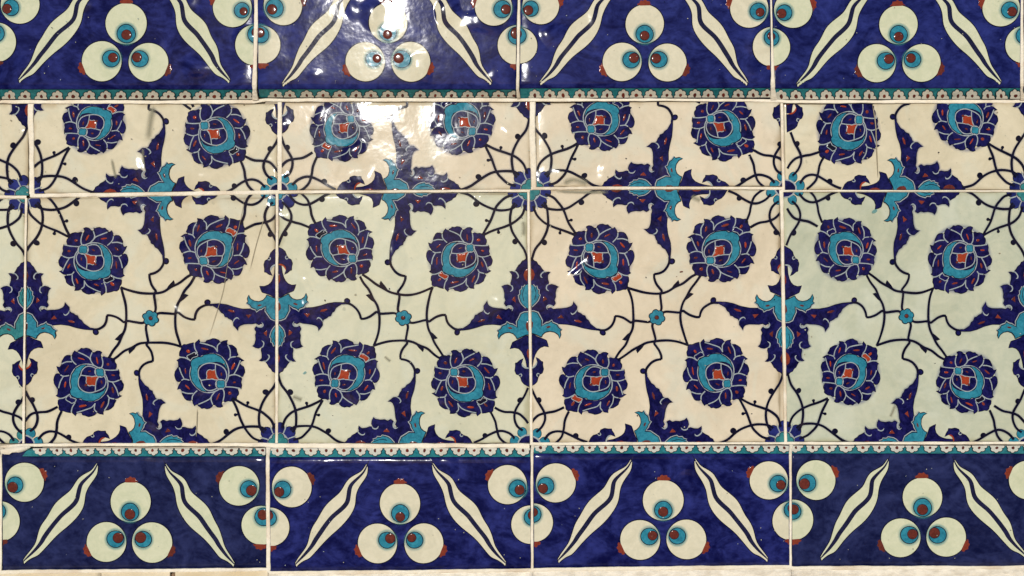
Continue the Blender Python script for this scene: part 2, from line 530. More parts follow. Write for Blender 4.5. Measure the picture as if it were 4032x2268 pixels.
ACANTHUS_EDGE = loc([(1372, 50), (1376, 100), (1395, 143), (1440, 170), (1480, 195), (1528, 192), (1500, 235), (1495, 260), (1473, 294), (1495, 303), (1512, 352), (1543, 372), (1566, 406)])
ACANTHUS_RED = loc([(1472, 40), (1475, 72), (1500, 92), (1545, 90), (1578, 72), (1578, 40)])
TULIP_CUP = loc(r2([(278, 40), (285, 72), (285, 100), (310, 145), (328, 190), (345, 235), (378, 250), (412, 264), (405, 215), (420, 170), (450, 140), (490, 120), (540, 105), (600, 98), (616, 96), (620, 40)]))
TULIP_CROWN = loc(r2([(630, 40), (635, 100), (620, 130), (570, 152), (518, 130), (535, 165), (560, 195), (562, 212), (600, 212), (640, 220), (680, 205), (690, 180), (720, 160), (760, 148), (790, 120), (815, 72), (830, 40)]))
TULIP_HOOK = loc(r2([(628, 60), (622, 105), (600, 135), (565, 148)]))
TULIP_CURL = loc(r2([(692, 182), (682, 158), (700, 148), (718, 162)]))
TULIP_RED = loc(r2([(420, 40), (425, 72), (455, 85), (500, 82), (530, 68), (530, 40)]))
TAIL_STEM = loc([(1552, 775), (1556, 820), (1545, 865), (1505, 920), (1455, 950), (1400, 962)])
TAIL_STEM2 = loc([(1400, 958), (1400, 1000), (1420, 1060), (1450, 1105), (1470, 1135), (1455, 1175), (1465, 1250), (1472, 1320), (1450, 1372)])
TAIL_BALL = (1582 - 1420, 828 - 1410)
ARC_TOP = loc([(1105, 1098), (1180, 1125), (1260, 1148), (1340, 1160), (1440, 1160), (1540, 1142), (1620, 1100), (1700, 1062), (1780, 1000), (1848, 958)])
ARC_LEAF = loc([(1570, 1122), (1598, 1080), (1650, 1026), (1662, 1060), (1640, 1092)])
# stems round a corner: kind A (top left) and kind B (top right)
A_RUN = loc([(205, 218), (240, 245), (300, 264), (400, 268), (500, 245), (600, 190), (700, 115), (780, 84), (830, 76)])
A_CROSS = loc([(240, 108), (330, 140), (390, 195), (430, 250), (460, 320), (500, 430), (560, 545)])
A_BALL, A_NUB = loc([(628, 208)])[0], loc([(522, 384)])[0]
B_RUN = loc(r2([(1285, 120), (1255, 160), (1215, 192), (1150, 213), (1080, 205), (1000, 165), (920, 115), (830, 76)]))
B_CROSS = loc(r2([(1210, 62), (1160, 95), (1105, 155), (1080, 240), (1070, 310), (1050, 365), (1022, 420)]))
B_BALL = loc(r2([(955, 155)]))[0]

# palmette, about its own centre (fan petal towards the upper left)
def fl(pts):
    return [(x - 812, y - 800) for x, y in pts]
PAL_OUT = fl([(525, 655), (512, 625), (512, 600), (530, 575), (530, 548), (555, 533), (585, 525), (610, 530), (640, 520), (662, 532), (672, 520), (675, 500), (660, 478), (685, 465), (715, 468), (740, 488), (765, 492),
    (772, 472), (795, 456), (825, 450), (852, 460), (878, 455), (892, 470), (914, 482), (910, 495), (935, 492), (948, 478), (966, 505), (978, 538), (1000, 528), (1035, 530), (1055, 545), (1070, 570), (1082, 590), (1084, 622),
    (1105, 648), (1137, 637), (1126, 670), (1110, 700), (1095, 728), (1120, 712), (1145, 720), (1160, 745), (1168, 780), (1160, 820), (1140, 850), (1124, 874), (1128, 925), (1146, 938), (1115, 955), (1078, 965), (1122, 982), (1125, 1020),
    (1112, 1045), (1110, 1080), (1090, 1100), (1060, 1098), (1030, 1110), (990, 1118), (980, 1098), (970, 1120), (938, 1150), (928, 1122), (890, 1115), (872, 1120), (862, 1140), (830, 1148), (800, 1160), (770, 1155), (735, 1140),
    (716, 1112), (690, 1128), (648, 1133), (655, 1105), (642, 1085), (600, 1085), (570, 1070), (545, 1050), (538, 1020), (523, 990), (545, 972), (510, 965), (463, 936), (492, 930), (508, 905), (490, 890), (465, 878), (453, 850), (450, 820),
    (463, 795), (470, 775), (492, 772), (480, 750), (490, 720), (482, 690), (490, 653), (505, 665)])
PAL_LINES = [fl(p) for p in ([(660, 530), (652, 580), (658, 620), (675, 648)], [(765, 492), (785, 540), (780, 580), (755, 615), (735, 637)], [(908, 495), (850, 520), (800, 550), (784, 572)], [(980, 537), (978, 570), (960, 600), (930, 630)],
    [(1084, 614), (1030, 598), (972, 600)], [(1095, 727), (1065, 742), (1008, 735)], [(1064, 742), (1098, 800), (1118, 864)], [(1122, 968), (1070, 962), (1030, 945), (1004, 930)], [(983, 1112), (972, 1060), (944, 1015)],
    [(928, 1115), (850, 1095), (775, 1067), (738, 1020)], [(716, 1112), (742, 1080), (738, 1015)], [(545, 972), (595, 960), (617, 930)], [(600, 965), (608, 1030), (642, 1087)], [(490, 772), (545, 788), (600, 780), (632, 757)],
    [(500, 938), (530, 850), (562, 790)], [(493, 658), (560, 667), (642, 665)])]
PAL_RING = circle((-4, 8), 197, 193, 36)
CRESC_OUT = fl([(818, 621), (880, 630), (940, 668), (984, 730), (1000, 800), (990, 865), (1004, 897), (996, 937), (962, 960), (930, 976), (890, 976), (868, 996), (820, 1001), (760, 996), (700, 966), (650, 916), (626, 850), (630, 835)])
CRESC_IN = fl([(660, 885), (700, 904), (740, 913), (800, 911), (860, 902), (905, 882), (922, 850), (920, 790), (905, 730), (880, 680), (850, 645)])
HEART_DISC = fl([(740, 648), (790, 635), (835, 645), (878, 690), (893, 738), (914, 770), (918, 822), (905, 860), (868, 895), (820, 910), (770, 905), (700, 880), (652, 845), (632, 790), (640, 745), (680, 690)])
HEART_LINES = [fl(p) for p in ([(735, 732), (770, 744), (820, 745), (892, 738)], [(708, 738), (735, 790), (745, 840), (747, 896)])]
HEART_RED = fl([(712, 738), (745, 740), (775, 752), (800, 746), (832, 750), (828, 775), (834, 800), (826, 828), (805, 840), (778, 832), (748, 838), (742, 800), (732, 765)])
TIP_RED = fl([(938, 986), (965, 975), (990, 965), (1006, 938), (1030, 955), (1042, 975), (1020, 992), (1000, 1002), (976, 1018), (950, 1008)])
PAL_DABS = [(600, 605, 17, 15, 0), (715, 570, 9, 34, 0.25), (876, 563, 34, 8, -0.3), (1030, 665, 34, 9, 0.75), (1056, 830, 9, 38, -0.1), (1034, 1026, 24, 14, 0.8), (870, 1050, 42, 10, 0.15), (660, 1030, 9, 38, -0.5), (565, 872, 10, 36, 0.3),
            (550, 718, 20, 10, 0), (795, 688, 20, 8, 0.3), (680, 795, 8, 22, 0), (833, 832, 18, 14, 0.5)]

IDENT = lambda p: (p[0], p[1])
EDGES = {'top': lambda p: (p[0], p[1]), 'bottom': lambda p: (-p[0], -p[1]), 'left': lambda p: (p[1], p[0]), 'right': lambda p: (-p[1], -p[0])}

def tile_frame(cu, cv, fx, fy, sx, sy, seed):
    """tile units -> survey pixels, with the slow wander of a hand that painted every tile anew"""
    rr = random.Random(seed)
    ph = [rr.uniform(0, 6.28) for _ in range(8)]
    def F(p):
        x, y = p[0], p[1]
        dx = 15 * math.sin(x * .0031 + ph[0]) * math.cos(y * .0037 + ph[1]) + 4 * math.sin(y * .011 + ph[2]) + 2.5 * math.sin(x * .023 + y * .017 + ph[3])
        dy = 15 * math.cos(x * .0035 + ph[4]) * math.sin(y * .0029 + ph[5]) + 4 * math.sin(x * .012 + ph[6]) + 2.5 * math.sin(y * .021 - x * .019 + ph[7])
        return (cu + fx * sx * (x + dx) / 2.683, cv + fy * sy * (y + dy) / 2.683)
    return F

def smooth_poly(pts):
    """round the traced outline a little but keep its points"""
    out = []
    m = len(pts)
    for i in range(m):
        a, b, c = Vector(pts[i - 1]), Vector(pts[i]), Vector(pts[(i + 1) % m])
        u, w = (a - b), (c - b)
        if u.length < 1e-6 or w.length < 1e-6:
            out.append(b)
            continue
        if u.angle(w) < 1.35 or max(u.length, w.length) > 150:
            out.append(b)
        else:
            out += [b + u * 0.10, b + w * 0.10]
    return out

BLUE_LEAF_S, ACANTHUS_S, TULIP_CUP_S, TULIP_CROWN_S, PAL_OUT_S = map(smooth_poly, (BLUE_LEAF, ACANTHUS, TULIP_CUP, TULIP_CROWN, PAL_OUT))

def comp(F, T):
    return lambda p: F(T(p))

def paint_palmette(F, tile, quad, origin, centre, ax, ay, rr, tip, tq, bl):
    rot, sc = rr.uniform(-0.11, 0.11), rr.uniform(0.95, 1.04)
    cx, cy = centre[0] + rr.uniform(-8, 8), centre[1] + rr.uniform(-8, 8)
    ca, sa = math.cos(rot) * sc, math.sin(rot) * sc
    T = lambda p: (cx + ax * (p[0] * ca - p[1] * sa), cy + ay * (p[0] * sa + p[1] * ca))
    P = Paint(comp(F, T), 0.00030)
    P.halo(circle((0, 0), 330, 330, 40), 48 if bl == 'bleed_strong' else 40, bl)
    P.poly(PAL_OUT_S, 'leaf_blue')
    P.stroke(PAL_OUT_S, 7, 'line', True, raw=True)
    for L in PAL_LINES:
        P.stroke(L, 11, 'pale')
    P.poly(PAL_RING, 'leaf_blue')
    P.stroke(PAL_RING, 11, 'pale', True, raw=True)
    P.poly(CRESC_OUT + CRESC_IN, tq)
    P.stroke(CRESC_OUT + CRESC_IN, 9, 'line', True, raw=True)
    P.poly(HEART_DISC, 'leaf_blue')
    P.stroke(HEART_DISC, 10, 'pale', True, n=2)
    for L in HEART_LINES:
        P.stroke(L, 10, 'pale')
    for i, (x, y, a, b, t) in enumerate(PAL_DABS):
        if rr.random() < 0.93:
            P.dome(circle((x - 812 + rr.uniform(-4, 4), y - 800 + rr.uniform(-4, 4)), a * rr.uniform(.8, 1.2), b * rr.uniform(.8, 1.2), 10, t + rr.uniform(-.2, .2), 0.06, i), 'brown' if i > 9 or rr.random() < .2 else ('nub' if rr.random() < .7 else 'red'), 0.00022)
    P.stroke(HEART_RED, 14, 'pale', True, n=2)
    P.dome(HEART_RED, 'red', 0.0003)
    P.stroke(TIP_RED, 14, 'pale', True, n=2)
    P.dome(TIP_RED, tip, 0.0003)
    c = (690 - 812, 692 - 800)
    P.poly(circle(c, 56, 54, 18), 'pale')
    for q in range(4):
        P.poly(circle((c[0] + 21 * math.cos(q * 1.571 + .785), c[1] + 21 * math.sin(q * 1.571 + .785)), 27, 27, 14), 'line')
    for q in range(4):
        P.poly(circle((c[0] + 20 * math.cos(q * 1.571 + .785), c[1] + 20 * math.sin(q * 1.571 + .785)), 22, 22, 14), tq)
    P.poly(circle(c, 20, 20, 12), tq)
    P.build('palmette', tile, quad, origin)

def paint_spray(F, tile, quad, origin, T, rr, tq, bl):
    G = comp(F, T)
    P = Paint(G, 0.00030)
    P.halo(BLUE_LEAF_S[2:-2], 26, bl, False)
    P.poly(BLUE_LEAF_S, 'leaf_blue')
    P.stroke(BLUE_LEAF_S, 7, 'line', True, raw=True)
    for L in LEAF_CURLS:
        P.stroke(L, 12, 'pale', taper=0.3)
    for i, L in enumerate(LEAF_REDS):
        P.dome(L, 'nub' if rr.random() < .75 else 'brown', 0.00022)
    P.build('blue_leaf', tile, quad, origin)
    P = Paint(G, 0.00062)
    P.poly(SMALL_LEAF, tq)
    P.stroke(SMALL_LEAF, 8, 'line', True, raw=True)
    P.stroke([(x, y + 9) for x, y in SMALL_LEAF[1:-1]], 9, 'pale', raw=True)
    P.stroke([(-300, -1320), (-230, -1300), (-160, -1312)], 7, 'line')
    P.poly(ACANTHUS_S, tq)
    P.stroke(ACANTHUS_S, 9, 'line', True, raw=True)
    P.stroke(ACANTHUS_EDGE, 10, 'pale', raw=True)
    P.dome(ACANTHUS_RED, 'brown', 0.0002)
    P.dome(circle((1545 - 1420, 258 - 1410), 10, 24, 10, 0.25), 'brown', 0.0002)
    P.build('turquoise_leaf', tile, quad, origin)
    P = Paint(G, 0.00034)
    P.poly(TULIP_CUP_S, 'leaf_blue')
    P.stroke(TULIP_CUP_S, 7, 'line', True, raw=True)
    P.poly(TULIP_CROWN_S, 'leaf_blue')
    P.stroke(TULIP_CROWN_S, 7, 'line', True, raw=True)
    P.stroke(TULIP_HOOK, 16, 'red' if rr.random() < .5 else 'pale', taper=.3)
    P.stroke(TULIP_CURL, 10, 'pale', taper=.3)
    P.dome(TULIP_RED, 'nub', 0.0002)
    P.build('tulip', tile, quad, origin)

def paint_vine(F, tile, quad, origin, rr, bl):
    P = Paint(F, 0.00012)
    w = 26
    for T in EDGES.values():
        for run in (A_RUN, B_RUN, A_CROSS, B_CROSS, ARC_TOP, TAIL_STEM, TAIL_STEM2):
            P.halo(catmull([T(p) for p in run], 3), 32, bl, False)
    def all4(pts, **k):
        for T in EDGES.values():
            P.stroke([T(p) for p in pts], w, 'line', **k)
    all4(TAIL_STEM)
    all4(TAIL_STEM2)
    all4(ARC_TOP)
    for T in EDGES.values():
        P.poly([T(p) for p in ARC_LEAF], 'line')
        b = T(TAIL_BALL)
        P.poly(circle(b, 33, 33, 16), 'line')
        P.poly(circle(b, 20, 20, 12), 'leaf_blue')
    for T in (EDGES['top'], EDGES['bottom'], EDGES['left'], EDGES['right']):
        for run, cross in ((A_RUN, A_CROSS), (B_RUN, B_CROSS)):
            P.stroke([T(p) for p in run], w, 'line')
            P.stroke([T(p) for p in cross], w, 'line')
        for ki, (b, r) in enumerate(((A_BALL, 31), (B_BALL, 30), (A_NUB, 17))):
            q = T(b)
            P.poly(circle(q, r, r, 14), 'line')
            path = {0: A_RUN, 1: B_RUN, 2: A_CROSS}[ki]
            near = min(catmull(path, 6), key=lambda z: (z.x - b[0]) ** 2 + (z.y - b[1]) ** 2)
            P.stroke([T((near.x, near.y)), q], 24 if r > 20 else 20, 'line', raw=True)
    P.build('vine', tile, quad, origin)

def paint_corner(F, tile, quad, origin, sx, sy, kind, tq):
    # kind P: blue petals round a turquoise heart; Q: turquoise petals round a blue heart
    k = 1.15 if kind == 'P' else 1.08
    T = lambda p: (sx * (1340 - k * p[0]), sy * (1340 - k * p[1]))
    P = Paint(comp(F, T), 0.00030)
    if kind == 'P':
        for (x, y, a, b, r) in ((140, 14, 54, 45, .05), (14, 140, 45, 54, .05), (100, 100, 66, 54, .78)):
            P.poly(circle((x, y), a, b, 20, r, .03), 'line')
            P.poly(circle((x, y), a - 5, b - 5, 20, r, .03), 'cobalt_bright')
        for L in ([(84, 42), (128, 60), (172, 74)], [(42, 84), (60, 128), (74, 172)]):
            P.stroke(L, 11, 'pale', taper=.25)
        P.poly([(-40, -40), (92, -40), (98, 20), (84, 58), (58, 84), (20, 98), (-40, 92)], 'pale')
        P.poly(circle((54, 18), 40, 38, 18), 'line')
        P.poly(circle((18, 54), 38, 40, 18), 'line')
        P.poly([(-40, -40), (60, -40), (88, 14), (52, 52), (14, 88), (-40, 60)], 'line')
        P.poly(circle((54, 18), 34, 32, 18), tq)
        P.poly(circle((18, 54), 32, 34, 18), tq)
        P.poly([(-40, -40), (56, -40), (80, 12), (46, 46), (12, 80), (-40, 56)], tq)
    else:
        for (x, y, a, b, r) in ((122, 26, 48, 44, .2), (52, 108, 46, 44, .2)):
            P.poly(circle((x, y), a + 5, b + 5, 20, r, .03), 'line')
            P.poly(circle((x, y), a, b, 20, r, .03), tq)
        P.poly([(-40, -40), (86, -40), (88, 20), (66, 60), (22, 84), (-40, 88)], 'pale')
        P.poly([(-40, -40), (72, -40), (74, 16), (54, 48), (16, 70), (-40, 76)], 'leaf_blue')
    P.build('corner_blossom', tile, quad, origin)

def paint_centre(F, tile, quad, origin, tq):
    P = Paint(F, 0.00042)
    for q in range(6):
        P.poly(circle((50 * math.cos(q * 1.047 + .3), 50 * math.sin(q * 1.047 + .3)), 40, 38, 16), 'line')
    for q in range(6):
        P.poly(circle((48 * math.cos(q * 1.047 + .3), 48 * math.sin(q * 1.047 + .3)), 32, 31, 16), tq)
    P.poly(circle((0, 0), 42, 42, 16), tq)
    P.poly(circle((0, 0), 24, 24, 14), 'line')
    P.dome(circle((0, 0), 19, 19, 12), 'brown', 0.0003)
    P.build('centre_blossom', tile, quad, origin)

# ------------------------------------------------------------------ tile bodies
def tile_body(quad, mat, parent, tilt, label=None):
    """a slab with a softened arris; the front carries an 'edge' attribute for the dirt and painted contact shadow along the joints"""
    c = [sum(q[i] for q in quad) / 4 for i in (0, 1)]
    origin = pos(c[0], c[1], 0)
    n = 26
    ts = [0.0, 0.0, 0.006, 0.016] + [0.016 + (1 - 0.032) * i / n for i in range(1, n)] + [1 - 0.016, 1 - 0.006, 1.0, 1.0]
    m = len(ts)
    verts, att = [], []
    for j, t in enumerate(ts):
        for i, s in enumerate(ts):
            u = (quad[0][0] * (1 - s) + quad[1][0] * s) * (1 - t) + (quad[3][0] * (1 - s) + quad[2][0] * s) * t
            v = (quad[0][1] * (1 - s) + quad[1][1] * s) * (1 - t) + (quad[3][1] * (1 - s) + quad[2][1] * s) * t
            k = min(i, j, m - 1 - i, m - 1 - j)
            y = (0.009, 0.0010, 0.0002, 0.0)[min(k, 3)]
            verts.append(pos(u, v, y) - origin)
            e = min(abs(u - quad[0][0]), abs(u - quad[1][0]), abs(v - quad[0][1]), abs(v - quad[3][1]))
            att.append(max(0.0, 1 - e / 60.0))
    faces = [(j * m + i, j * m + i + 1, (j + 1) * m + i + 1, (j + 1) * m + i) for j in range(m - 1) for i in range(m - 1)]
    faces = [f[::-1] for f in faces]
    o = link_mesh('tile', verts, faces, [M[mat]], None, parent, origin - parent.location, True)
    a = o.data.attributes.new('edge', 'FLOAT', 'POINT')
    a.data.foreach_set('value', att)
    o.rotation_euler = (R(tilt[0]), 0, R(tilt[1]))
    if label:
        o['label'] = label
    return o, origin

panel = thing('tile_mural', 'cream and greenish tiles with blue palmettes and vines between the two blue borders', 'tile mural', pos(2016, 1748, 0.005))

def inset(q, d=1.5):
    return [(q[0][0] + d, q[0][1] + d), (q[1][0] - d, q[1][1] + d), (q[2][0] - d, q[2][1] - d), (q[3][0] + d, q[3][1] - d)]

def flower_tile(quad, cu, cv, fx, fy, sx, sy, mat, seed, tilt=(0, 0), tq='turquoise', label=None, corner_override=(), extras=None, bl='bleed_soft'):
    rr = random.Random(seed * 31 + 5)
    bl = 'bleed_strong' if seed in (14, 20, 21, 22, 24) else 'bleed_soft'
    tile, origin = tile_body(quad, mat, panel, tilt, label)
    F = tile_frame(cu, cv, fx, fy, sx, sy, seed)
    q = inset(quad)
    paint_vine(F, tile, q, origin, rr, bl)
    for k, T in EDGES.items():
        paint_spray(F, tile, q, origin, T, rr, tq, bl)
    for c, ax, ay in (((-608, -610), 1, 1), ((616, 596), -1, -1), ((682, -710), 1, -1), ((-672, 697), -1, 1)):
        paint_palmette(F, tile, q, origin, c, ax, ay, rr, rr.choice(['red', 'leaf_blue', 'line', 'leaf_blue']), tq, bl)
    for i, (sxx, syy, kind) in enumerate(((-1, -1, 'P'), (1, 1, 'P'), (1, -1, 'Q'), (-1, 1, 'Q'))):
        # T maps tile corner at sx*1340; painted towards the centre
        paint_corner(F, tile, q, origin, sxx, syy, dict(corner_override).get(i, kind), 'teal' if kind == 'P' else tq)
    paint_centre(F, tile, q, origin, tq)
    # kiln specks, smudges and hairline cracks of this tile
    P = Paint(IDENT, 0.0009)
    for _ in range(rr.randint(9, 16)):
        u, v = rr.uniform(quad[0][0], quad[1][0]), rr.uniform(quad[0][1], quad[3][1])
        P.poly(circle((u, v), rr.uniform(1.2, 3.6), rr.uniform(1.2, 3.0), 8, rr.uniform(0, 3), .15, rr.randint(0, 99)), rr.choice(['smudge', 'smudge', 'crack', 'line']))
    for kind, pts, w in (extras or []):
        if kind == 'bleed_grey':
            P.halo(catmull(pts, 5), w, kind, False)
        else:
            P.stroke(pts, w, kind, taper=0.2)
    o = P.build('glaze_speck', tile, q, origin)
    if o:
        o['kind'] = 'stuff'
    return tile

# full tiles
flower_tile([(-905, 780), (99, 783), (88, 1747), (-912, 1747)], -390, 1252, -1, 1, 0.985, 1.0, 'green', 10, (0.1, 0.1), 'teal')
flower_tile([(108, 780), (1086, 764), (1084, 1746), (97, 1748)], 595, 1249, 1, 1, 1.0, 1.0, 'cream', 11, (0.15, -0.2), 'turquoise', 'cream tile with long hairline cracks down its right half',
            extras=[('crack', [(965, 770), (940, 900), (905, 1000), (880, 1140), (850, 1240), (822, 1330)], 1.7), ('crack', [(776, 1610), (774, 1680), (772, 1720)], 2.6), ('crack', [(1040, 860), (1010, 960), (985, 1060)], 2.0)])
flower_tile([(1096, 763), (2076, 757), (2088, 1745), (1094, 1746)], 1586, 1247, -1, 1, 0.985, 1.0, 'green', 12, (-0.25, 0.15), 'turquoise', 'greenish tile right of the cracked cream one', ((2, 'P'),),
            extras=[('bleed_grey', [(2058, 868), (2063, 895), (2060, 930)], 14), ('bleed_grey', [(1398, 1156), (1401, 1166)], 8), ('bleed_teal', [(1197, 1464), (1203, 1472)], 14), ('bleed_grey', [(1512, 1402), (1538, 1424)], 9), ('bleed_grey', [(1150, 1560), (1190, 1575)], 14)])
flower_tile([(2085, 747), (3070, 746), (3089, 1742), (2097, 1743)], 2590, 1246, 1, 1, 1.0, 1.0, 'pink', 13, (-0.1, 0.2), 'turquoise', 'rosy cream tile in the full row',
            extras=[('bleed_grey', [(2180, 752), (2300, 757), (2400, 756)], 10), ('bleed_grey', [(2720, 772), (2760, 790)], 16), ('brown', [(2676, 1071), (2690, 1069)], 5), ('line', [(2387, 794), (2388, 796)], 4), ('brown', [(2664, 1088), (2665, 1090)], 4)])
flower_tile([(3083, 756), (4083, 756), (4088, 1740), (3099, 1741)], 3567, 1247, -1, 1, 0.945, 1.0, 'sage', 14, (0.2, -0.15), 'turquoise', 'sage green tile at the right end of the full row',
            extras=[('bleed_teal', [(3440, 826), (3447, 838)], 22), ('bleed_grey', [(3528, 1590), (3515, 1625), (3506, 1642)], 9)])
flower_tile([(4093, 756), (5090, 756), (5095, 1740), (4096, 1741)], 4560, 1247, 1, 1, 0.985, 1.0, 'cream', 15)
# cut tiles of the upper row, each the mirror of the tile below
flower_tile([(-890, 404), (112, 405), (113, 771), (-890, 764)], -390, 270, -1, -1, 0.985, 1.0, 'cream', 20, (-0.5, 0.3), 'teal')
flower_tile([(133, 407), (1093, 407), (1093, 750), (136, 764)], 597, 262, 1, -1, 1.0, 1.0, 'cream', 21, (-0.3, 0.35), 'turquoise', 'cut cream tile with grey-green glaze smears, first in the upper row',
            extras=[('bleed_grey', [(606, 410), (596, 450), (588, 500), (580, 560)], 20), ('bleed_grey', [(438, 620), (448, 670), (458, 705)], 9), ('bleed_grey', [(562, 580), (564, 650)], 8)])
flower_tile([(1109, 402), (2087, 399), (2092, 746), (1108, 750)], 1594, 249, -1, -1, 0.985, 1.0, 'pink', 22, (-0.75, 0.1), 'turquoise', 'cut tile with the strongest glints, above the greenish full tile')
flower_tile([(2107, 398), (3071, 397), (3077, 735), (2112, 736)], 2598, 241, 1, -1, 1.0, 1.0, 'pink', 23, (-1.2, -0.9), 'turquoise', 'cut rosy tile above the rosy full tile',
            extras=[('bleed_grey', [(2215, 722), (2260, 708), (2320, 724)], 18)])
flower_tile([(3085, 402), (4068, 402), (4073, 749), (3091, 749)], 3580, 243, -1, -1, 0.945, 1.0, 'cream', 24, (-0.6, -0.7), 'turquoise', 'cut cream tile with one upright crack, last in the upper row',
            extras=[('crack', [(3437, 410), (3448, 480), (3452, 560), (3458, 700)], 4)])
flower_tile([(4083, 402), (5085, 402), (5090, 749), (4088, 749)], 4570, 243, 1, -1, 0.985, 1.0, 'cream', 25)

# ------------------------------------------------------------------ frieze tiles
def lerp_profile(keys):
    def f(v):
        if v <= keys[0][0]:
            return keys[0][1]
        for (a, ya), (b, yb) in zip(keys, keys[1:]):
            if v <= b:
                return ya + (yb - ya) * (v - a) / (b - a)
        return keys[-1][1]
    return f

def relax(P, k=2):
    for _ in range(k):
        P = [P[0]] + [(P[i - 1] + 2 * P[i] + P[i + 1]) / 4 for i in range(1, len(P) - 1)] + [P[-1]]
    return P

# one tiger stripe of the border, traced; the other is its mirror image
STRIPE_L = [(930, 295), (900, 335), (870, 370), (800, 405), (745, 445), (705, 510), (670, 565), (600, 620), (530, 680), (485, 745), (440, 830), (390, 900), (355, 1000), (330, 1080), (260, 1170), (222, 1228)]
STRIPE_R = [(942, 330), (935, 390), (910, 440), (860, 510), (825, 590), (815, 660), (790, 740), (730, 830), (650, 910), (560, 980), (480, 1060), (410, 1140), (360, 1190), (300, 1212), (232, 1266)]
STRIPE_MID = [(955, 265), (905, 368), (832, 440), (775, 500), (757, 570), (738, 650), (688, 712), (600, 785), (548, 845), (482, 930), (422, 1008), (385, 1070), (318, 1150), (262, 1205), (215, 1252)]

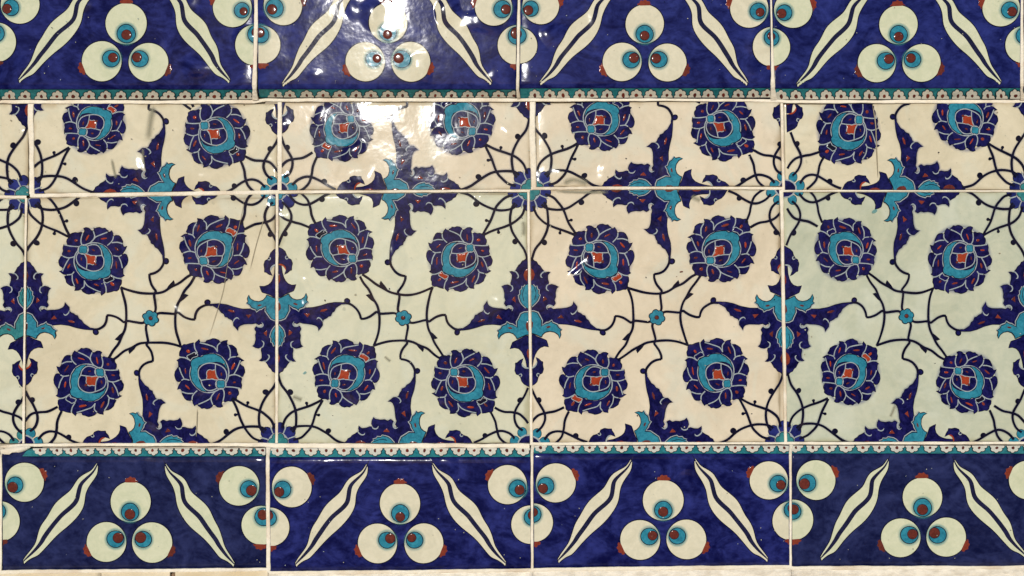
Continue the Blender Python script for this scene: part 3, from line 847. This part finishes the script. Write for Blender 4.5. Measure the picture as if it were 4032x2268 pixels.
def frieze_tile(parent, quad, f0, e0, upper, balls, stripes, daisies, off, ground, seed, ball_mat='ball_cream', tilt=(0, 0), label=None, edge_balls=True, strip_from=None):
    """quad: the dark face between its joints; f0: where the bead strip begins; e0: where it meets the flower tiles"""
    ou, ov = off
    S = 2.4302
    rr = random.Random(seed)
    sg = -1 if upper else 1
    # profile from the face over a rounded nose to the slanting strip
    nose = [(0, -.0108), (3, -.0113), (7, -.0117), (12, -.0120), (18, -.0123), (26, -.01245), (40, -.0125)]
    if upper:
        keys = [(quad[0][1] - 40, -.0125)] + [(f0 - a, y) for a, y in nose[::-1]] + [(e0, -.0004)]
        top, bottom = quad[0][1], e0
    else:
        keys = [(e0, -.0004)] + [(f0 + a, y) for a, y in nose] + [(quad[2][1] + 40, -.0125)]
        top, bottom = e0, quad[2][1]
    ys = lerp_profile(keys)
    c = [(quad[0][0] + quad[1][0]) / 2, (top + bottom) / 2]
    origin = pos(c[0], c[1], -.005)
    # body
    us = [0, 0, 0.003, 0.009] + [i / 20 for i in range(1, 20)] + [0.991, 0.997, 1, 1]
    rows = sorted(set([k[0] for k in keys if top < k[0] < bottom] + [top + (bottom - top) * i / 14 for i in range(15)]))
    free = rows[-1] if not upper else rows[0]
    verts = []
    for j, v in enumerate(rows):
        t = (v - quad[0][1]) / (quad[3][1] - quad[0][1])
        ua = quad[0][0] * (1 - t) + quad[3][0] * t
        ub = quad[1][0] * (1 - t) + quad[2][0] * t
        vb = v
        for i, s in enumerate(us):
            k = min(i, len(us) - 1 - i)
            y = ys(v) + (0, .0016, .0003, 0)[min(k, 3)]
            if k == 0:
                y = 0.009
            if abs(v - free) < 0.01:
                y += .0012
            # the foot of the lower tiles is cut a little out of level
            dv = 0
            if not upper:
                w = max(0.0, (v - (bottom - 300)) / 300)
                dv = w * ((quad[3][1] * (1 - s) + quad[2][1] * s) - quad[2][1])
            verts.append(pos(ua * (1 - s) + ub * s, v + dv, y) - origin)
    n = len(us)
    # close the free edge
    base = len(verts)
    jr = len(rows) - 1 if not upper else 0
    for i in range(n):
        q = verts[jr * n + i].copy()
        q.y = 0.009 + .005
        verts.append(q)
    faces = [((j + 1) * n + i, (j + 1) * n + i + 1, j * n + i + 1, j * n + i) for j in range(len(rows) - 1) for i in range(n - 1)]
    for i in range(n - 1):
        a, b = jr * n + i, jr * n + i + 1
        faces.append((base + i, base + i + 1, b, a) if not upper else (a, b, base + i + 1, base + i))
    tile = link_mesh('tile', verts, faces, [M[ground]], None, parent, origin - parent.location, True)
    tile.rotation_euler = (R(tilt[0]), 0, R(tilt[1]))
    if label:
        tile['label'] = label
    q = [(quad[0][0] + 3, min(top, quad[0][1]) + 1), (quad[1][0] - 3, min(top, quad[1][1]) + 1), (quad[2][0] - 3, max(bottom, quad[2][1]) - 3), (quad[3][0] + 3, max(bottom, quad[3][1]) - 3)]
    F = lambda p: (ou + p[0] / S, ov + p[1] / S)
    # stripes
    for (tx, ty, bx, by), mir in zip(stripes, (False, True)):
        def T(p, tx=tx, ty=ty, bx=bx, by=by, mir=mir):
            s = (p[1] - 300) / 945.0
            x0 = 935 + (230 - 935) * s
            dx = p[0] - x0
            return F((tx + (bx - tx) * s + (-dx if mir else dx) + 3 * math.sin(s * 19 + seed), ty + (by - ty) * s))
        P = Paint(T, 0.00012)
        body = relax(catmull(STRIPE_L, 3)) + relax(catmull(STRIPE_R[::-1], 3))
        P.poly(body, ball_mat)
        P.stroke(body, 8, 'line', True, raw=True)
        P.stroke(relax(catmull(STRIPE_MID, 4)), 42, 'stroke_navy', taper=0.30, raw=True)
        P.build('wavy_stripe', tile, q, origin, ys)
    # balls with their crescent eyes
    for i, (b, r, ring, rg, pup, pr, nub) in enumerate(balls):
        P = Paint(F, 0.00014)
        if nub:
            a = math.atan2(nub[1] - b[1], nub[0] - b[0])
            lob = []
            for k in range(15):
                t = -1.2 + 2.4 * k / 14
                w = 66 * (1 + .10 * math.cos(k * 2.1 + seed))
                lob.append((b[0] + (r - 26) * math.cos(a) + w * math.cos(a + t * 1.25) * 1.05, b[1] + (r - 26) * math.sin(a) + w * math.sin(a + t * 1.25) * 1.05))
            P.dome(lob, 'nub' if rr.random() < .75 else 'brown', 0.00018)
        if nub:
            P.h += 0.00012
        oval = rr.uniform(.98, 1.03)
        P.poly(circle(b, r + 5, (r + 5) * oval, 44, 0, .006, seed * 9 + i), 'line')
        P.poly(circle(b, r - 4, (r - 4) * oval, 44, 0, .006, seed * 9 + i), ball_mat)
        if ring:
            P.halo(circle(ring, rg, rg, 28), 30, 'bleed_teal')
            P.poly(circle(ring, rg, rg, 28, 0, .012, i), 'line')
            P.poly(circle(ring, rg - 8, rg - 8, 28, 0, .012, i), 'turquoise')
            P.poly(circle(pup, pr + 5, pr + 5, 20), 'line')
            P.dome(circle(pup, pr, pr, 20, 0, .02, i), 'brown', 0.00035)
        P.build('spotted_ball', tile, q, origin, ys)
    # bead strip of half daisies
    u0, du, ndz, skew = daisies
    lo, hi = (f0, e0) if upper else (e0, f0)
    P = Paint(IDENT, 0.00010)
    ua = strip_from if strip_from else quad[0][0]
    w = abs(e0 - f0)
    Y = lambda t: f0 + (e0 - f0) * t           # t: 0 at the dark face, 1 at the flower tiles
    N = 60
    P.poly([(ua + (quad[1][0] - ua) * i / N, Y(0.02)) for i in range(N + 1)] + [(quad[1][0], Y(1.0)), (ua + (w * .8 if strip_from else 0), Y(1.0))], 'strip_teal')
    P.stroke([(ua, Y(0.03)), (quad[1][0], Y(0.03))], 4, 'line', raw=True)
    for k in range(ndz):
        uc = u0 + du * k + rr.uniform(-4, 4)
        if uc < ua + (24 if strip_from else -20) or uc > quad[1][0] + 20:
            continue
        hw = du * .46 * rr.uniform(.9, 1.1)
        sk = skew * w + rr.uniform(-4, 4)
        def lobes(g):
            for th in (0.12, .83, 1.571, 2.31, 3.02):
                x, t = -math.cos(th) * hw * .64, 1.0 - math.sin(th) * .64
                yield circle((uc + x + sk * (1 - t), Y(max(t, .3))), hw * .31 * g, w * .24 * g, 14)
        for c in lobes(1.28):
            P.poly(c, 'line')
        body = [(uc - hw * .62, Y(1.0)), (uc - hw * .55 + sk * .4, Y(.62)), (uc + sk * .6, Y(.40)), (uc + hw * .55 + sk * .4, Y(.62)), (uc + hw * .62, Y(1.0))]
        for c in lobes(0.98):
            P.poly(c, 'strip_white')
        P.poly(body, 'strip_white')
        P.dome(circle((uc + sk * .32, Y(.72)), 6.4 * rr.uniform(.8, 1.15), w * .19 * rr.uniform(.8, 1.2), 10, 0, .1, k), 'brown' if rr.random() < .6 else 'nub', 0.0003)
    P.build('daisy_strip', tile, q, origin, ys)
    # brush-dragged pale flecks and pinholes in the blue
    P = Paint(IDENT, 0.0011)
    ya, yb = (quad[0][1], f0 - 20) if upper else (f0 + 25, quad[2][1] - 15)
    for _ in range(26):
        P.poly(circle((rr.uniform(quad[0][0] + 12, quad[1][0] - 12), rr.uniform(max(ya, 0), yb)), rr.uniform(.8, 2.6), rr.uniform(.8, 2.0), 7, rr.uniform(0, 3), .2, rr.randint(0, 99)), rr.choice(['pale', 'smudge', 'line', 'smudge']))
    o = P.build('glaze_speck', tile, q, origin, ys)
    if o:
        o['kind'] = 'stuff'
    return tile

top_frieze = thing('tile_frieze', 'upper dark blue border, its half daisy edging along the bottom, above the flower tiles', 'tile border', pos(2016, 393, 0.005), 'blue tile borders')
low_frieze = thing('tile_frieze', 'lower dark blue border, its half daisy edging along the top, below the flower tiles', 'tile border', pos(2016, 2243, 0.005), 'blue tile borders')

UP = [
    dict(quad=[(-6, -96), (1004, -96), (996, 393), (-8, 393)], f0=352, e0=391, off=(0, 0), ground='cobalt', seed=1, ball='ball_green', tilt=(0.3, 0.2),
         label='border tile with greenish white balls, first of the upper border',
         balls=[((195, 45), 188, (110, 75), 80, (70, 85), 44, None), ((-30, 405), 188, (-40, 320), 88, (-42, 305), 44, (-30, 650)), ((1207, 225), 200, (1208, 322), 93, (1210, 332), 46, (1210, 15)), ((973, 585), 193, (1063, 560), 86, (1080, 550), 43, (775, 660)),
                ((1420, 595), 192, (1337, 563), 84, (1310, 548), 44, (1620, 675)), ((2222, 70), 188, (2313, 97), 78, (2330, 107), 36, (2020, -20)), ((2440, 430), 195, (2455, 325), 92, (2458, 308), 50, (2450, 660))],
         stripes=[(915, -175, 180, 772), (1600, -170, 2190, 775)], dz=(37, 62.0, 17, .25)),
    dict(quad=[(1018, -96), (2038, -96), (2032, 386), (1012, 386)], f0=349, e0=384, off=(1040, 0), ground='cobalt_bright', seed=2, ball='ball_cream', tilt=(2.4, 0.35),
         label='border tile washed by broad glints, second of the upper border',
         balls=[((185, 55), 185, (105, 80), 90, (80, 92), 46, (375, 5)), ((-25, 425), 185, (-35, 330), 85, (-40, 312), 44, (-25, 660)), ((1187, 215), 187, (1183, 305), 88, (1180, 325), 43, (1175, 5)), ((965, 585), 190, (1045, 560), 78, (1078, 553), 41, (775, 670)),
                ((1402, 585), 190, (1315, 560), 88, (1285, 550), 48, (1610, 660)), ((2195, 65), 182, (2278, 85), 86, (2312, 87), 44, (2000, 5)), ((2420, 425), 190, (2415, 335), 86, (2412, 312), 52, (2410, 660))],
         stripes=[(870, -165, 170, 805), (1560, -165, 2170, 785)], dz=(1080, 63.2, 16, .0)),
    dict(quad=[(2049, -96), (3031, -96), (3036, 387), (2044, 387)], f0=346, e0=386, off=(2060, 0), ground='cobalt_bright', seed=3, ball='ball_cream', tilt=(0.7, -0.4),
         label='bright cobalt border tile, third of the upper border',
         balls=[((170, 50), 180, (75, 80), 78, (50, 95), 44, (350, 0)), ((-40, 430), 178, (-50, 335), 84, (-60, 320), 44, None), ((1163, 230), 187, (1163, 325), 88, (1163, 340), 43, (1160, 15)), ((947, 590), 190, (1035, 570), 84, (1060, 553), 45, (755, 675)),
                ((1382, 597), 185, (1300, 568), 83, (1273, 557), 45, (1575, 680)), ((2160, 80), 185, (2245, 110), 82, (2265, 120), 39, (1960, 15)), ((2380, 447), 187, (2378, 360), 79, (2375, 345), 38, (2385, 690))],
         stripes=[(870, -150, 165, 792), (1530, -150, 2145, 800)], dz=(2107, 57.2, 17, .0)),
    dict(quad=[(3040, -96), (4017, -96), (4017, 393), (3049, 393)], f0=347, e0=391, off=(2972, 0), ground='cobalt_bright', seed=4, ball='ball_green', tilt=(0.5, -0.6),
         label='border tile with pale specked balls, fourth of the upper border',
         balls=[((372, 85), 185, (287, 117), 79, (262, 125), 43, (570, 25)), ((160, 447), 187, (162, 360), 79, (160, 345), 38, (165, 690)), ((1375, 235), 187, (1378, 328), 88, (1378, 350), 43, (1365, 30)), ((1170, 602), 183, (1257, 580), 86, (1285, 563), 43, (985, 690)),
                ((1597, 602), 185, (1510, 568), 83, (1495, 555), 43, (1790, 670)), ((2350, 80), 180, (2430, 100), 82, (2455, 115), 43, (2150, 10)), ((2570, 430), 182, (2570, 345), 82, (2575, 325), 40, (2560, 680))],
         stripes=[(1100, -140, 415, 808), (1700, -150, 2350, 792)], dz=(3083, 57.6, 17, -.2)),
]
LOW = [
    dict(quad=[(7, 1770), (1048, 1770), (1052, 2237), (9, 2247)], f0=1797, e0=1764, off=(0, 1700), ground='cobalt_dull', seed=5, ball='ball_green', tilt=(0.1, 0.1), strip_from=88,
         label='dull blue border tile with a chipped upper corner, first of the lower border',
         balls=[((235, 482), 188, (147, 508), 80, (122, 530), 48, (430, 395)), ((5, 855), 188, (-20, 760), 80, (-30, 745), 44, (20, 1080)), ((1250, 670), 194, (1245, 768), 89, (1243, 790), 48, (1252, 450)), ((1018, 1055), 193, (1105, 1027), 86, (1130, 1015), 48, (820, 1150)),
                ((1455, 1060), 195, (1370, 1030), 83, (1345, 1012), 50, (1650, 1150)), ((2287, 518), 195, (2378, 548), 83, (2405, 562), 48, (2095, 430)), ((2500, 895), 192, (2520, 815), 88, (2515, 795), 48, (2490, 1120))],
         stripes=[(935, 300, 230, 1245), (1585, 305, 2240, 1272)], dz=(156, 62.6, 15, .3)),
    dict(quad=[(1059, 1770), (2090, 1770), (2092, 2243), (1064, 2250)], f0=1800, e0=1764, off=(1040, 1700), ground='cobalt', seed=6, ball='ball_cream', tilt=(-0.2, 0.2),
         label='glossy blue border tile with cream balls, second of the lower border',
         balls=[((265, 528), 193, (178, 552), 84, (145, 575), 45, (470, 435)), ((55, 910), 190, (45, 825), 78, (40, 800), 45, (60, 1140)), ((1300, 688), 196, (1303, 783), 89, (1302, 815), 43, (1297, 460)), ((1085, 1068), 190, (1175, 1037), 83, (1207, 1020), 46, (885, 1150)),
                ((1528, 1068), 190, (1440, 1038), 83, (1412, 1015), 40, (1735, 1150)), ((2328, 508), 188, (2423, 545), 86, (2445, 558), 45, (2135, 405)), ((2548, 890), 185, (2565, 820), 82, (2570, 800), 44, None)],
         stripes=[(985, 310, 305, 1272), (1610, 297, 2310, 1265)], dz=(1092, 64.5, 16, .05)),
    dict(quad=[(2099, 1762), (3108, 1762), (3109, 2229), (2101, 2240)], f0=1786, e0=1754, off=(2060, 1700), ground='cobalt', seed=7, ball='ball_cream', tilt=(0.0, -0.2),
         label='clean blue border tile with orange red nubs, third of the lower border',
         balls=[((313, 490), 193, (218, 518), 84, (190, 543), 45, (520, 400)), ((98, 872), 191, (92, 790), 84, (95, 770), 43, (105, 1085)), ((1340, 655), 198, (1342, 750), 89, (1340, 765), 45, (1345, 430)), ((1120, 1035), 193, (1208, 1002), 86, (1238, 993), 43, (915, 1130)),
                ((1562, 1030), 193, (1475, 998), 83, (1445, 985), 42, (1760, 1115)), ((2350, 465), 187, (2437, 495), 83, (2465, 508), 43, (2165, 380)), ((2565, 850), 185, (2570, 745), 80, (2575, 730), 43, (2565, 1080))],
         stripes=[(1035, 265, 335, 1238), (1640, 257, 2335, 1225)], dz=(2131, 63.8, 16, .0)),
    dict(quad=[(3117, 1762), (4150, 1762), (4150, 2230), (3118, 2234)], f0=1786, e0=1754, off=(2972, 1700), ground='cobalt_dull', seed=8, ball='ball_green', tilt=(0.1, -0.3),
         label='dark blue border tile with smudged grey-white balls, fourth of the lower border',
         balls=[((588, 463), 189, (507, 492), 86, (478, 500), 49, (785, 375)), ((368, 845), 196, (365, 762), 84, (375, 745), 46, (385, 1075)), ((1605, 628), 193, (1607, 725), 91, (1605, 745), 49, (1600, 400)), ((1398, 1015), 191, (1480, 988), 88, (1510, 980), 46, (1195, 1100)),
                ((1832, 1008), 191, (1750, 987), 86, (1720, 968), 49, (2035, 1100)), ((2610, 460), 186, (2695, 490), 84, (2720, 500), 46, (2405, 375)), ((2850, 840), 190, (2860, 760), 84, (2860, 745), 46, None)],
         stripes=[(1275, 260, 635, 1215), (1905, 268, 2590, 1192)], dz=(3135, 66.0, 16, -.2)),
]
for t in UP:
    frieze_tile(top_frieze, t['quad'], t['f0'], t['e0'], True, t['balls'], t['stripes'], t['dz'], t['off'], t['ground'], t['seed'], t['ball'], t['tilt'], t['label'])
for t in LOW:
    frieze_tile(low_frieze, t['quad'], t['f0'], t['e0'], False, t['balls'], t['stripes'], t['dz'], t['off'], t['ground'], t['seed'], t['ball'], t['tilt'], t['label'], strip_from=t.get('strip_from'))
# the borders run on past both sides of the picture
def shifted(t, du, seed):
    q = [(a + du, b) for a, b in t['quad']]
    return dict(t, quad=q, off=(t['off'][0] + du, t['off'][1]), dz=(t['dz'][0] + du,) + t['dz'][1:], seed=seed, label=None)
for t, du, s in ((UP[1], -2056, 11), (UP[0], 4036, 12)):
    t = shifted(t, du, s)
    frieze_tile(top_frieze, t['quad'], t['f0'], t['e0'], True, t['balls'], t['stripes'], t['dz'], t['off'], t['ground'], t['seed'], t['ball'], (0, 0))
for t, du, s in ((LOW[2], -3112, 13), (LOW[1], 3098, 14)):
    t = shifted(t, du, s)
    frieze_tile(low_frieze, t['quad'], t['f0'], t['e0'], False, t['balls'], t['stripes'], t['dz'], t['off'], t['ground'], t['seed'], t['ball'], (0, 0))

# chip of the first lower tile, filled with plaster
def lump(name, pts, y, rise, mat, parent):
    c = sum((Vector(p) for p in pts), Vector((0, 0))) / len(pts)
    P = catmull(pts, 3, True)
    verts = [pos(p.x, p.y, y + .0008) for p in P] + [pos(c.x + (p.x - c.x) * .7, c.y + (p.y - c.y) * .7, y - rise) for p in P] + [pos(c.x, c.y, y - rise * 1.2)]
    n = len(P)
    faces = []
    for i in range(n):
        j = (i + 1) % n
        faces += [(i, j, n + j, n + i), (n + i, n + j, 2 * n)]
    return link_mesh(name, verts, faces, [mat], None, parent, None, True)
lump('grout_fill', [(-4, 1778), (10, 1768), (70, 1757), (118, 1757), (112, 1768), (82, 1782), (64, 1782), (40, 1786), (24, 1797), (8, 1806)], -.0062, .0022, M['grout'], wall)

# ------------------------------------------------------------------ ledge under the lower border
ledge = thing('stone_ledge', 'cream plaster and pale veined stone ledge running under the lower border', 'ledge', pos(2016, 3000, 0))
def ledge_piece(u0, u1, v0, v1, mat, y, seed):
    rr = random.Random(seed)
    n = 60
    prof = [(0, 0.010), (1, 0.0010), (6, -0.0020), (14, -0.0032), (26, -0.0040), (60, -.0044), (400, -.0044), (700, -.0044)]
    verts = []
    for i in range(n + 1):
        s = i / n
        u = u0 + (u1 - u0) * s
        v = v0 + (v1 - v0) * s + rr.uniform(-1.6, 1.6)
        for dv, dy in prof:
            k = 0.0 if dv == 0 else rr.uniform(-.0003, .0003)
            verts.append(pos(u, v + dv, y + dy + k) - ledge.location)
    m = len(prof)
    faces = [(i * m + k, i * m + k + 1, (i + 1) * m + k + 1, (i + 1) * m + k) for i in range(n) for k in range(m - 1)]
    # closed ends
    faces += [tuple(range(m - 1, -1, -1)), tuple(n * m + k for k in range(m))]
    return link_mesh('ledge_stone', verts, faces, [M[mat]], None, ledge, None, True)
ledge_piece(-1500, 398, 2254, 2242, 'plaster', -.009, 1)
ledge_piece(399, 670, 2242, 2237, 'plaster', -.0088, 2)
ledge_piece(690, 1056, 2236, 2235, 'plaster', -.009, 3)
ledge_piece(1057, 2098, 2248, 2240, 'marble', -.009, 4)
ledge_piece(2099, 3116, 2238, 2229, 'marble', -.009, 5)
ledge_piece(3117, 5500, 2231, 2226, 'marble', -.009, 6)
M['filler'] = matte('dark_filler', (0.10, 0.06, 0.035), (0.22, 0.14, 0.08), 200)
lump('ledge_filler', [(666, 2300), (664, 2268), (672, 2256), (690, 2252), (694, 2262), (688, 2300)], -.0088, .0016, M['filler'], ledge).location -= ledge.location
